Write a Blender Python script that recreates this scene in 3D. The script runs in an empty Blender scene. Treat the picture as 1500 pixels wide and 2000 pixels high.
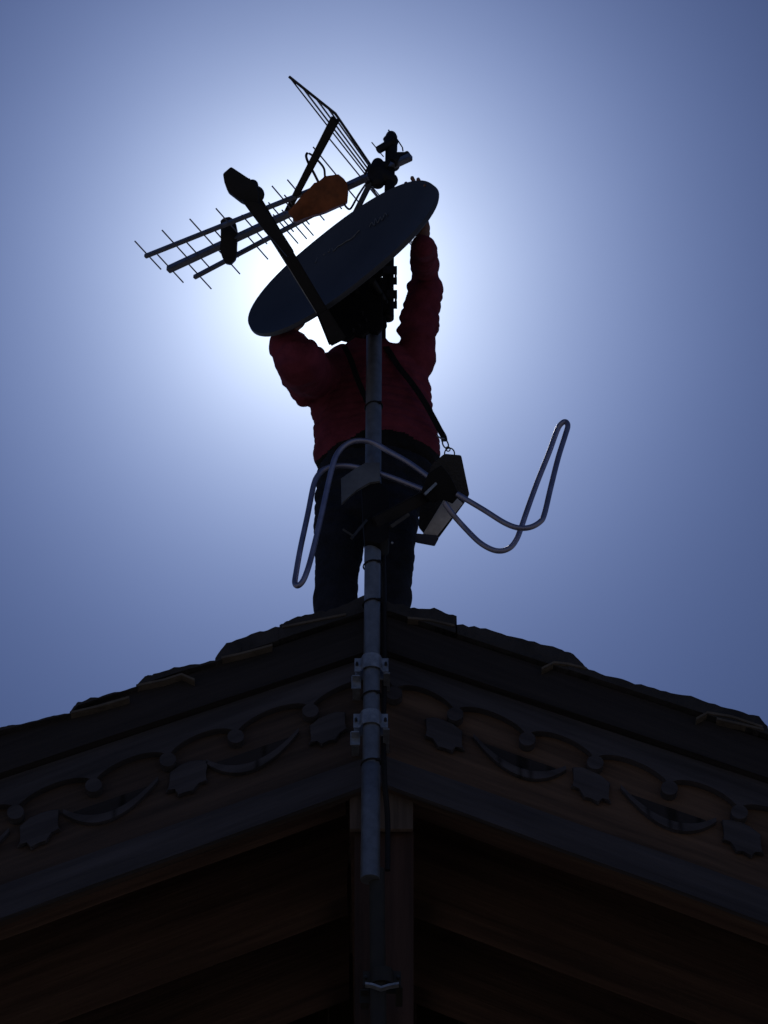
import bpy, bmesh, math, random
from mathutils import Vector, Matrix, noise
R = math.radians
random.seed(7)
scene = bpy.context.scene
COL = scene.collection

# ---------------------------------------------------------------- camera, sky, sun, exposure
PITCH = R(40.0); FPX = 5220.0; DIST = 9.0
ZC = 1.6 + DIST * math.sin(PITCH)
CAM = Vector((0.0, -DIST * math.cos(PITCH), 1.6))
FWD = Vector((0, math.cos(PITCH), math.sin(PITCH)))
UPV = Vector((0, -math.sin(PITCH), math.cos(PITCH)))
RGT = Vector((1, 0, 0))
cd = bpy.data.cameras.new("camera"); cam = bpy.data.objects.new("camera", cd); COL.objects.link(cam)
cam.location = CAM; cam.rotation_euler = (R(90) + PITCH, 0, 0)
cd.sensor_fit = 'VERTICAL'; cd.sensor_height = 24.0; cd.lens = 24.0 * FPX / 2000.0
cd.clip_start = 0.05; cd.clip_end = 6000
scene.camera = cam

def ray(px, py):
    return (FWD * 1.0 + RGT * ((px - 750) / FPX) + UPV * (-(py - 1000) / FPX))
def P(px, py, Y=0.0):
    "point of the vertical plane y=Y seen at a pixel of the photo (used as a measuring tool)"
    d = ray(px, py); t = (Y - CAM.y) / d.y
    return CAM + d * t
def PZ(px, py, z):
    d = ray(px, py); t = (z - CAM.z) / d.z
    return CAM + d * t

SUN_DIR = ray(642, 552).normalized()
elev = math.asin(SUN_DIR.z); azim = math.atan2(SUN_DIR.x, SUN_DIR.y)

EXPOSURE = -1.6
scene.view_settings.view_transform = 'Standard'; scene.view_settings.look = 'None'
scene.view_settings.gamma = 1.0; scene.view_settings.use_curve_mapping = False
scene.view_settings.exposure = EXPOSURE

w = bpy.data.worlds.new("World"); scene.world = w; w.use_nodes = True
nt = w.node_tree; nt.nodes.clear()
out = nt.nodes.new('ShaderNodeOutputWorld'); bg = nt.nodes.new('ShaderNodeBackground')
sky = nt.nodes.new('ShaderNodeTexSky'); sky.sky_type = 'NISHITA'; sky.sun_disc = False
sky.sun_elevation = elev; sky.sun_rotation = azim; sky.altitude = 600
sky.air_density = 1.0; sky.dust_density = 0.25; sky.ozone_density = 1.6
bg.inputs['Strength'].default_value = 0.05
nt.links.new(bg.outputs[0], out.inputs[0])
def vmath(op, a, b=None):
    n = nt.nodes.new('ShaderNodeVectorMath'); n.operation = op
    for i, v in enumerate((a, b)):
        if v is None: continue
        if hasattr(v, 'links'): nt.links.new(v, n.inputs[i])
        else: n.inputs[i].default_value = v
    return n
def smath(op, a, b=None):
    n = nt.nodes.new('ShaderNodeMath'); n.operation = op
    for i, v in enumerate((a, b)):
        if v is None: continue
        if hasattr(v, 'links'): nt.links.new(v, n.inputs[i])
        else: n.inputs[i].default_value = v
    return n.outputs[0]
# bright aureole of the hazy air round the sun, a function of the angle to the sun only
tc = nt.nodes.new('ShaderNodeTexCoord')
nrm = vmath('NORMALIZE', tc.outputs['Generated'])
dist = vmath('DISTANCE', nrm.outputs['Vector'], tuple(SUN_DIR))
half = smath('MULTIPLY', dist.outputs['Value'], 0.5)
ang = smath('MULTIPLY', smath('ARCSINE', half), 2.0)
AUR = [(1.55, 247.0), (1.65, 272.0), (1.76, 355.0)]      # amplitude, falloff in 1/5220 rad, per channel
comb = nt.nodes.new('ShaderNodeCombineColor')
hz = nt.nodes.new('ShaderNodeTexNoise'); hz.inputs['Scale'].default_value = 9.0; hz.inputs['Detail'].default_value = 5
nt.links.new(nrm.outputs['Vector'], hz.inputs['Vector'])
hzf = smath('ADD', smath('MULTIPLY', hz.outputs['Fac'], 0.16), 0.92)      # thin uneven haze
G = 2.0 ** (-EXPOSURE) / 0.05
for i, (a, s) in enumerate(AUR):
    e1 = smath('POWER', math.e, smath('MULTIPLY', ang, -FPX / s))
    e2 = smath('POWER', math.e, smath('MULTIPLY', ang, -FPX / 60.0))
    v = smath('ADD', smath('MULTIPLY', e1, a * G), smath('MULTIPLY', e2, (0.6, 0.9, 0.9)[i] * G))
    nt.links.new(smath('MULTIPLY', v, hzf), comb.inputs[i])
skm = vmath('MULTIPLY', sky.outputs[0], (1.08, 1.22, 1.66))
addc = vmath('ADD', skm.outputs[0], comb.outputs[0])
nt.links.new(addc.outputs[0], bg.inputs['Color'])

sl = bpy.data.lights.new("sun", 'SUN'); so = bpy.data.objects.new("sun", sl); COL.objects.link(so)
sl.energy = 5.0; sl.angle = R(0.53); sl.color = (1.0, 0.95, 0.88)
so.rotation_euler = SUN_DIR.to_track_quat('Z', 'Y').to_euler(); so.location = (0, 20, 30)

# ---------------------------------------------------------------- materials
def mat(name, col, rough=0.7, metal=0.0, var=0.25, scale=8.0, bump=0.15, stretch=(1, 1, 1), col2=None, spec=0.5, fine=0.0, translucent=0.0, roty=0.0):
    m = bpy.data.materials.new(name); m.use_nodes = True
    t = m.node_tree; b = t.nodes['Principled BSDF']
    b.inputs['Roughness'].default_value = rough; b.inputs['Metallic'].default_value = metal
    b.inputs['Specular IOR Level'].default_value = spec
    co = t.nodes.new('ShaderNodeTexCoord'); mp = t.nodes.new('ShaderNodeMapping')
    mp.inputs['Scale'].default_value = stretch
    if roty:
        vr = t.nodes.new('ShaderNodeVectorRotate'); vr.rotation_type = 'Y_AXIS'; vr.inputs['Angle'].default_value = roty
        t.links.new(co.outputs['Object'], vr.inputs['Vector']); t.links.new(vr.outputs[0], mp.inputs['Vector'])
    else: t.links.new(co.outputs['Object'], mp.inputs['Vector'])
    n = t.nodes.new('ShaderNodeTexNoise'); n.inputs['Scale'].default_value = scale; n.inputs['Detail'].default_value = 8; n.inputs['Roughness'].default_value = 0.62
    t.links.new(mp.outputs[0], n.inputs['Vector'])
    r = t.nodes.new('ShaderNodeValToRGB')
    c2 = col2 or tuple(min(1, c * (1 + var * 1.6)) for c in col)
    r.color_ramp.elements[0].position = 0.32; r.color_ramp.elements[1].position = 0.7
    r.color_ramp.elements[0].color = (*[c * (1 - var) for c in col], 1)
    r.color_ramp.elements[1].color = (*c2, 1)
    t.links.new(n.outputs['Fac'], r.inputs['Fac']); t.links.new(r.outputs[0], b.inputs['Base Color'])
    rr = t.nodes.new('ShaderNodeMapRange'); rr.inputs['To Min'].default_value = max(0.02, rough - 0.12); rr.inputs['To Max'].default_value = min(1, rough + 0.12)
    t.links.new(n.outputs['Fac'], rr.inputs['Value']); t.links.new(rr.outputs[0], b.inputs['Roughness'])
    if bump:
        n2 = t.nodes.new('ShaderNodeTexNoise'); n2.inputs['Scale'].default_value = fine or scale * 5; n2.inputs['Detail'].default_value = 6
        t.links.new(mp.outputs[0], n2.inputs['Vector'])
        bp = t.nodes.new('ShaderNodeBump'); bp.inputs['Strength'].default_value = bump; bp.inputs['Distance'].default_value = 0.01
        t.links.new(n2.outputs['Fac'], bp.inputs['Height']); t.links.new(bp.outputs[0], b.inputs['Normal'])
    if translucent:
        tr = t.nodes.new('ShaderNodeBsdfTranslucent'); mx = t.nodes.new('ShaderNodeMixShader')
        t.links.new(r.outputs[0], tr.inputs['Color']); mx.inputs['Fac'].default_value = translucent
        o = t.nodes['Material Output']
        t.links.new(b.outputs[0], mx.inputs[1]); t.links.new(tr.outputs[0], mx.inputs[2]); t.links.new(mx.outputs[0], o.inputs['Surface'])
    return m
def grain_mat(name, col, col2, along, rough=0.85, roty=0.0):
    st = [22, 22, 22]; st[along] = 1.3
    if along == 0 and not roty:      # boards that follow the roof slope: one grain direction per slope
        grain_mat.sloped[name] = [mat(name, col, rough, 0, 0.4, 1.0, 0.35, tuple(st), col2, 0.3, fine=3.5, roty=q) for q in (SLOPE, -SLOPE)]
        return grain_mat.sloped[name]
    return mat(name, col, rough, 0, 0.4, 1.0, 0.35, tuple(st), col2, 0.3, fine=3.5)
grain_mat.sloped = {}
SLOPE = R(24.5)

M = {}
M['bounce_ground'] = mat('pale_bounce_ground', (0.27, 0.24, 0.20), 0.95, 0, 0.25, 1.2, 0.6)  # unseen ground, made pale to bounce sunlight onto gable and soffit
M['verge'] = grain_mat('tarred_board', (0.028, 0.025, 0.030), (0.042, 0.037, 0.042), 0)
M['grey_wood'] = grain_mat('weathered_grey_wood', (0.060, 0.057, 0.072), (0.086, 0.082, 0.102), 0)
M['brown_wood'] = grain_mat('stained_brown_wood', (0.060, 0.046, 0.046), (0.105, 0.074, 0.066), 0)
M['warm_lit_wood'] = grain_mat('warm_lit_brown_wood', (0.085, 0.057, 0.048), (0.165, 0.105, 0.080), 0)  # lighter brown: warm light on the right board, put into its colour
M['rafter'] = grain_mat('red_brown_rafter', (0.105, 0.062, 0.052), (0.16, 0.098, 0.078), 0)
M['soffit'] = grain_mat('brown_soffit_boards', (0.105, 0.074, 0.066), (0.155, 0.108, 0.092), 0)
M['post'] = grain_mat('brown_post', (0.055, 0.032, 0.028), (0.085, 0.048, 0.040), 2)
M['beam_end'] = grain_mat('pale_beam_end', (0.10, 0.075, 0.068), (0.17, 0.13, 0.115), 2)
M['wall'] = grain_mat('brown_wall_boards', (0.05, 0.028, 0.016), (0.09, 0.05, 0.03), 2)
M['slate'] = mat('slate', (0.032, 0.030, 0.034), 0.8, 0, 0.4, 9, 0.8, spec=0.4, fine=35)
M['pale_lath'] = mat('pale_lath', (0.10, 0.085, 0.075), 0.85, 0, 0.3, 14, 0.5)
M['zinc'] = mat('galvanised_steel', (0.19, 0.21, 0.255), 0.52, 0.75, 0.12, 26, 0.06, col2=(0.26, 0.29, 0.36))
M['bracket'] = mat('zinc_bracket', (0.30, 0.335, 0.41), 0.5, 0.7, 0.25, 40, 0.15)
M['old_pipe'] = mat('painted_pipe', (0.020, 0.019, 0.019), 0.7, 0.0, 0.3, 20, 0.1)
M['black'] = mat('black_plastic', (0.010, 0.010, 0.014), 0.6, 0, 0.3, 20, 0.1, spec=0.3)
M['cast'] = mat('black_cast_metal', (0.008, 0.008, 0.011), 0.7, 0, 0.3, 20, 0.1, spec=0.2)
M['dark_steel'] = mat('dark_steel', (0.045, 0.048, 0.06), 0.5, 0.5, 0.3, 30, 0.15)
M['dish'] = mat('graphite_dish', (0.040, 0.047, 0.070), 0.62, 0.0, 0.22, 3.5, 0.08, stretch=(1, 1, 0.5))
M['dish_mark'] = mat('dish_marking', (0.13, 0.145, 0.18), 0.6, 0.0, 0.3, 25, 0)
M['alu'] = mat('aluminium', (0.26, 0.29, 0.38), 0.4, 0.85, 0.15, 30, 0.05)
M['tube'] = mat('bright_aluminium_tube', (0.30, 0.31, 0.46), 0.45, 0.85, 0.15, 22, 0.05)
M['orange'] = mat('orange_plastic', (0.26, 0.075, 0.026), 0.5, 0, 0.35, 22, 0.15, translucent=0.22)
M['wool'] = mat('dark_red_wool', (0.17, 0.034, 0.060), 0.95, 0, 0.3, 12, 0.35, spec=0.15, fine=160, col2=(0.23, 0.046, 0.080))
M['navy'] = mat('navy_work_trousers', (0.018, 0.021, 0.034), 0.9, 0, 0.3, 18, 0.5, spec=0.2, fine=120)
M['cloth_and_shade'] = mat('black_cloth_and_shade', (0.012, 0.012, 0.015), 0.95, 0, 0.3, 18, 0.5, spec=0.2, fine=120)  # cloth of the straps, also the shade painted on the lower sweater
M['skin'] = mat('skin', (0.24, 0.115, 0.075), 0.55, 0, 0.12, 20, 0.1)
M['hair'] = mat('dark_hair', (0.02, 0.014, 0.010), 0.7, 0, 0.4, 40, 0.6)
M['boot'] = mat('boot_leather', (0.03, 0.022, 0.016), 0.6, 0, 0.3, 20, 0.3)
M['bag'] = mat('black_case', (0.014, 0.014, 0.018), 0.6, 0, 0.35, 25, 0.4)
M['bag_panel'] = mat('grey_case_panel', (0.55, 0.56, 0.62), 0.75, 0, 0.2, 18, 0.2)
M['blue_foot'] = mat('dark_blue_rubber', (0.02, 0.025, 0.055), 0.6, 0, 0.2, 18, 0.2)
M['plate'] = mat('grey_plate', (0.15, 0.165, 0.20), 0.6, 0.3, 0.2, 12, 0.1)
M['eye'] = mat('eye', (0.6, 0.6, 0.6), 0.2, 0, 0.05, 5, 0)

# ---------------------------------------------------------------- helpers
def empty(name, loc, label, cat, group=None):
    o = bpy.data.objects.new(name, None); COL.objects.link(o); o.location = loc; o.empty_display_size = 0.2
    o['label'] = label; o['category'] = cat
    if group: o['group'] = group
    bpy.context.view_layer.update()
    return o
def link(name, me, m, parent=None, smooth=None, label=None):
    if isinstance(m, list):
        m = m[0] if sum(v.co.x for v in me.vertices) / max(1, len(me.vertices)) < AX else m[1]
    o = bpy.data.objects.new(name, me); COL.objects.link(o)
    if m is not None and len(me.materials) == 0: me.materials.append(m)
    if parent is not None:
        o.parent = parent
        off = Vector((0, 0, 0)); q = parent
        while q is not None: off += q.location; q = q.parent
        o.location = -off + Vector((0, 0, 0))
        # every mesh is written in world coordinates; keep origins sensible
    if smooth is not None:
        for p in me.polygons: p.use_smooth = True
        if smooth < 180 and hasattr(me, 'set_sharp_from_angle'): me.set_sharp_from_angle(angle=R(smooth))
    if label: o['label'] = label
    return o
def bm_mesh(bm, name):
    bmesh.ops.recalc_face_normals(bm, faces=bm.faces[:])
    me = bpy.data.meshes.new(name); bm.to_mesh(me); bm.free(); return me
def add_prism(bm, pts, depth):
    "polygon (list of world Vectors) extruded by a world vector"
    a = [bm.verts.new(p) for p in pts]; b = [bm.verts.new(p + depth) for p in pts]
    bm.faces.new(a); bm.faces.new(b[::-1])
    n = len(pts)
    for i in range(n): bm.faces.new((a[i], b[i], b[(i + 1) % n], a[(i + 1) % n]))
def prism(name, px, y0, y1, m, parent=None, bevel=0.0, smooth=40, label=None, tilt=False):
    bm = bmesh.new()
    if tilt:      # body leaning back, its flat face square to someone looking up from the yard
        d0 = sum(((P(x, y, y0) - CAM).dot(FWD) for x, y in px)) / len(px)
        add_prism(bm, [CAM + ray(x, y) * d0 for x, y in px], FWD * (y1 - y0))
    else: add_prism(bm, [P(x, y, y0) for x, y in px], Vector((0, y1 - y0, 0)))
    if bevel:
        bmesh.ops.bevel(bm, geom=bm.edges[:], offset=bevel, segments=2, affect='EDGES', profile=0.6)
    return link(name, bm_mesh(bm, name), m, parent, smooth, label)
def add_box(bm, c, size, rot=None):
    mtx = Matrix.Translation(c) @ (rot.to_4x4() if rot is not None else Matrix.Identity(4)) @ Matrix.Diagonal((size[0], size[1], size[2], 1))
    return bmesh.ops.create_cube(bm, size=1.0, matrix=mtx)
def frame_from(z, x=None):
    z = z.normalized(); x = (x or Vector((1, 0, 0)))
    y = z.cross(x)
    if y.length < 1e-4: y = z.cross(Vector((0, 1, 0)))
    y.normalize(); x = y.cross(z).normalized()
    return Matrix((x, y, z)).transposed()
def add_tube(bm, pts, r, seg=12, closed=False, cap=True):
    pts = [Vector(p) for p in pts]; n = len(pts)
    rr = r if hasattr(r, '__len__') else [r] * n
    rings = []; nx = None
    for i in range(n):
        if closed: t = pts[(i + 1) % n] - pts[i - 1]
        else: t = pts[min(i + 1, n - 1)] - pts[max(i - 1, 0)]
        t.normalize()
        if nx is None:
            nx = t.orthogonal().normalized()
        nx = (nx - t * nx.dot(t)).normalized(); ny = t.cross(nx)
        rings.append([bm.verts.new(pts[i] + (nx * math.cos(2 * math.pi * k / seg) + ny * math.sin(2 * math.pi * k / seg)) * rr[i]) for k in range(seg)])
    m = n if closed else n - 1
    for i in range(m):
        a = rings[i]; b = rings[(i + 1) % n]
        for k in range(seg): bm.faces.new((a[k], a[(k + 1) % seg], b[(k + 1) % seg], b[k]))
    if cap and not closed:
        bm.faces.new(rings[0][::-1]); bm.faces.new(rings[-1])
def spline(pts, k=8):
    pts = [Vector(p) for p in pts]; o = []
    for i in range(len(pts) - 1):
        p0 = pts[max(i - 1, 0)]; p1 = pts[i]; p2 = pts[i + 1]; p3 = pts[min(i + 2, len(pts) - 1)]
        for j in range(k):
            t = j / k
            o.append(0.5 * ((2 * p1) + (p2 - p0) * t + (2 * p0 - 5 * p1 + 4 * p2 - p3) * t * t + (3 * p1 - p0 - 3 * p2 + p3) * t ** 3))
    o.append(pts[-1]); return o
def tube(name, pts, r, m, parent=None, seg=12, k=0, label=None):
    bm = bmesh.new(); add_tube(bm, spline(pts, k) if k else pts, r, seg)
    return link(name, bm_mesh(bm, name), m, parent, 50, label)
def bar(name, a, b, wd, th, m, parent=None, side=None, bevel=0.002, w2=None):
    "rectangular bar from a to b"
    a = Vector(a); b = Vector(b); d = (b - a); L = d.length
    f = frame_from(d, side)
    bm = bmesh.new(); add_box(bm, (0, 0, 0), (wd, th, L))
    if w2:
        for v in bm.verts:
            if v.co.z > 0: v.co.x *= w2 / wd
    if bevel: bmesh.ops.bevel(bm, geom=bm.edges[:], offset=bevel, segments=2, affect='EDGES')
    bmesh.ops.transform(bm, matrix=Matrix.Translation((a + b) / 2) @ f.to_4x4(), verts=bm.verts[:])
    return link(name, bm_mesh(bm, name), m, parent, 40)
def blob(name, ells, m, parent=None, voxel=0.01, smooth_it=5, disp=None, mats=None, label=None):
    "union of ellipsoids (centre, radii, rotation) remeshed into one continuous skin"
    bm = bmesh.new()
    for e in ells:
        c, r3 = e[0], e[1]; rot = e[2] if len(e) > 2 else None
        mt = Matrix.Translation(c) @ (rot.to_4x4() if rot is not None else Matrix.Identity(4)) @ Matrix.Diagonal((r3[0], r3[1], r3[2], 1))
        bmesh.ops.create_icosphere(bm, subdivisions=3, radius=1.0, matrix=mt)
    me = bpy.data.meshes.new(name + '_src'); bm.to_mesh(me); bm.free()
    o = bpy.data.objects.new(name + '_src', me); COL.objects.link(o)
    md = o.modifiers.new('r', 'REMESH'); md.mode = 'VOXEL'; md.voxel_size = voxel
    sm = o.modifiers.new('s', 'SMOOTH'); sm.factor = 0.5; sm.iterations = smooth_it
    dg = bpy.context.evaluated_depsgraph_get(); ev = o.evaluated_get(dg)
    res = bpy.data.meshes.new_from_object(ev)
    res.name = name
    bpy.data.objects.remove(o); bpy.data.meshes.remove(me)
    if disp:
        res.update()
        nn = [Vector(v.normal) for v in res.vertices]
        for v, n in zip(res.vertices, nn): v.co += n * disp(v.co)
    res.materials.clear(); res.materials.append(m)
    return link(name, res, m, parent, 180, label)
def chain(pts, radii, step=0.02):
    "ellipsoids strung along points; radii scalars or triples"
    o = []
    for i in range(len(pts) - 1):
        a, b = Vector(pts[i]), Vector(pts[i + 1]); ra, rb = radii[i], radii[i + 1]
        n = max(1, int((b - a).length / step))
        for j in range(n + (1 if i == len(pts) - 2 else 0)):
            t = j / n
            if hasattr(ra, '__len__'): r = tuple(x * (1 - t) + y * t for x, y in zip(ra, rb))
            else: q = ra * (1 - t) + rb * t; r = (q, q, q)
            o.append((a.lerp(b, t), r))
    return o
def origin_to(o, p):
    "move a mesh object's origin without moving the mesh"
    d = Vector(p) - o.location; o.data.transform(Matrix.Translation(-d)); o.location = o.location + d

# ---------------------------------------------------------------- ground
bm = bmesh.new(); bmesh.ops.create_grid(bm, x_segments=8, y_segments=8, size=3000)
g = link('bounce_ground', bm_mesh(bm, 'bounce_ground'), M['bounce_ground']); g['kind'] = 'structure'

# ---------------------------------------------------------------- house with decorated gable
AX = P(738, 1200, 0).x
house = empty('house', (AX, 4.0, 0), 'dark timber house gable with carved bargeboards and a rough slate roof', 'house')
def zat(py_apex, py_left, py_right, Y):
    z0 = P(738, py_apex, Y).z
    pl, pr = P(0, py_left, Y), P(1500, py_right, Y)
    s = 0.5 * ((z0 - pl.z) / (AX - pl.x) + (z0 - pr.z) / (pr.x - AX))
    return z0, s
EAVE = 3.4
LA = zat(1192, 1434, 1438, -0.07)      # top of the sheathing
LB = zat(1276, 1520, 1530, -0.03)
LC = zat(1335, 1588, 1598, -0.03)
LD = zat(1472, 1726, 1742, -0.02)
LE = zat(1527, 1800, 1797, -0.02)
def lz(L, x): return L[0] - L[1] * abs(x - AX)
def board(name, sgn, Lt, Lb, y0, y1, m, parent, x_in=0.0, dz0=0, dz1=0, n=24):
    bm = bmesh.new(); xs = [AX + sgn * (x_in + (EAVE - x_in) * i / n) for i in range(n + 1)]
    pts = [Vector((x, y0, lz(Lt, x) + dz0)) for x in xs] + [Vector((x, y0, lz(Lb, x) + dz1)) for x in xs[::-1]]
    for i in range(n):
        q = [pts[i], pts[i + 1], pts[2 * n - i], pts[2 * n + 1 - i]]
        vs = [[bm.verts.new(Vector((p.x, y, p.z))) for p in q] for y in (y0, y1)]
        a, b = vs
        bm.faces.new(a); bm.faces.new(b[::-1]); bm.faces.new((a[0], b[0], b[1], a[1])); bm.faces.new((a[3], a[2], b[2], b[3]))
        if i == 0: bm.faces.new((a[0], a[3], b[3], b[0]))
        if i == n - 1: bm.faces.new((a[1], b[1], b[2], a[2]))
    bmesh.ops.remove_doubles(bm, verts=bm.verts[:], dist=1e-5)
    # rough sawn, slightly wavy edges
    for v in bm.verts: v.co.z += 0.004 * noise.noise(Vector((v.co.x * 3, v.co.y * 5, v.co.z)))
    o = link(name, bm_mesh(bm, name), m, parent, 30)
    return o
# u = distance from the apex in x for a pixel column, at the board plane
def uu(px): return abs(P(px, 1450, -0.03).x - AX)
for sgn in (-1, 1):
    base = board('bargeboard', sgn, LB, LE, 0.0, 0.035, M['brown_wood'] if sgn < 0 else M['warm_lit_wood'], house, 0.0, -0.01, 0.006)  # right side takes the brown with warm light painted in
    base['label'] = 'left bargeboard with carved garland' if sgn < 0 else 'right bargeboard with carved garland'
    board('verge_board', sgn, LA, LB, -0.06, -0.02, M['verge'], house, 0.0, -0.003, 0.0)
    # upper trim: straight top, scalloped lower edge with a round drop where two arcs meet
    knobs = [uu(x) for x in ((605, 460, 330, 190, 45) if sgn < 0 else (770, 890, 1030, 1160, 1300, 1430))]
    while knobs[-1] < EAVE: knobs.append(knobs[-1] + 0.235)
    def low(u):
        for a, b in zip([-0.05] + knobs, knobs):
            if a <= u <= b:
                t = (u - a) / (b - a); return 0.052 * (4 * t * (1 - t)) ** 0.55
        return 0.0
    bm = bmesh.new(); xs = [i * 0.0125 for i in range(int(EAVE / 0.0125))]
    prev = None
    for u in xs:
        x = AX + sgn * u; zt = lz(LB, x) - 0.003; zb = lz(LC, x) + low(u) - 0.008
        cur = [bm.verts.new((x, -0.03, zt)), bm.verts.new((x, -0.03, zb)), bm.verts.new((x, -0.002, zb)), bm.verts.new((x, -0.002, zt))]
        if prev:
            for a in range(4): bm.faces.new((prev[a], prev[(a + 1) % 4], cur[(a + 1) % 4], cur[a]))
        prev = cur
    for k in knobs[:-1]:
        x = AX + sgn * k
        bmesh.ops.create_cone(bm, cap_ends=True, segments=16, radius1=0.026, radius2=0.026, depth=0.034,
                              matrix=Matrix.Translation((x, -0.018, lz(LC, x) - 0.018)) @ Matrix.Rotation(R(90), 4, 'X'))
    link('scalloped_trim', bm_mesh(bm, 'scalloped_trim'), M['grey_wood'], base, 30)
    board('lower_trim', sgn, LD, LE, -0.022, -0.002, M['grey_wood'], base)
    # carved garland: crescent swags and tulip drops
    tul = [640, 370, 92] if sgn < 0 else [868, 1150, 1432]
    uts = [uu(x) for x in tul]; 
    while uts[-1] < EAVE - 0.6: uts.append(uts[-1] + 0.47)
    slope = LC[1]; ang0 = math.atan(slope)
    for i, u in enumerate(uts):
        x = AX + sgn * u; z = lz(LC, x) - 0.105
        along = Vector((sgn * math.cos(ang0), 0, -math.sin(ang0))); perp = Vector((sgn * -math.sin(ang0), 0, -math.cos(ang0)))
        c = Vector((x, -0.020, z)); js = random.uniform(0.92, 1.08); jr = random.uniform(-0.08, 0.08)
        shape = [(-.062, -.040), (-.030, -.052), (.0, -.058), (.030, -.052), (.062, -.040), (.052, .0), (.066, .028), (.034, .022), (.024, .052), (.0, .038), (-.024, .052), (-.034, .022), (-.066, .028), (-.052, .0)]
        bm = bmesh.new(); add_prism(bm, [c + along * (a + b * jr) * 1.05 * js + Vector((0, 0, -1)) * (b - a * jr + random.uniform(-.003, .003)) * 1.1 * js for a, b in shape], Vector((0, 0.018, 0)))
        bmesh.ops.bevel(bm, geom=bm.edges[:], offset=0.004, segments=1, affect='EDGES')
        link('tulip_drop', bm_mesh(bm, 'tulip_drop'), M['grey_wood'], base, 35)
        # crescent between this drop and the next one down the slope
        c2 = c + along * 0.255; pts = []; n = 18; oo = []; ii = []
        for k in range(n + 1):
            t = k / n; a = -0.155 + 0.31 * t
            dpt = 0.088 * (1 - (a / 0.158) ** 2)
            thick = 0.014 + 0.016 * (1 - (a / 0.16) ** 2)
            p = c2 + along * a + Vector((0, 0, -1)) * (dpt - 0.035)
            oo.append(p); ii.append(p + Vector((0, 0, thick)))
        bm = bmesh.new()
        for k in range(n): add_prism(bm, [oo[k], oo[k + 1], ii[k + 1], ii[k]], Vector((0, 0.018, 0)))
        bmesh.ops.remove_doubles(bm, verts=bm.verts[:], dist=1e-5)
        link('crescent_swag', bm_mesh(bm, 'crescent_swag'), M['grey_wood'], base, 35)
        # long lens of darker carving inside the crescent
        bm = bmesh.new(); m2 = 12
        top = [c2 + along * (-0.12 + 0.24 * k / m2) + Vector((0, 0.008, 0.028)) for k in range(m2 + 1)]
        bot = [c2 + along * (-0.12 + 0.24 * k / m2) + Vector((0, 0.008, 0.026 - 0.055 * (1 - ((k - m2 / 2) / (m2 / 2)) ** 2))) for k in range(m2 + 1)]
        for k in range(m2): add_prism(bm, [top[k], top[k + 1], bot[k + 1], bot[k]], Vector((0, 0.011, 0)))
        bmesh.ops.remove_doubles(bm, verts=bm.verts[:], dist=1e-5)
        link('carved_panel', bm_mesh(bm, 'carved_panel'), M['verge'], base, 35)

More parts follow.
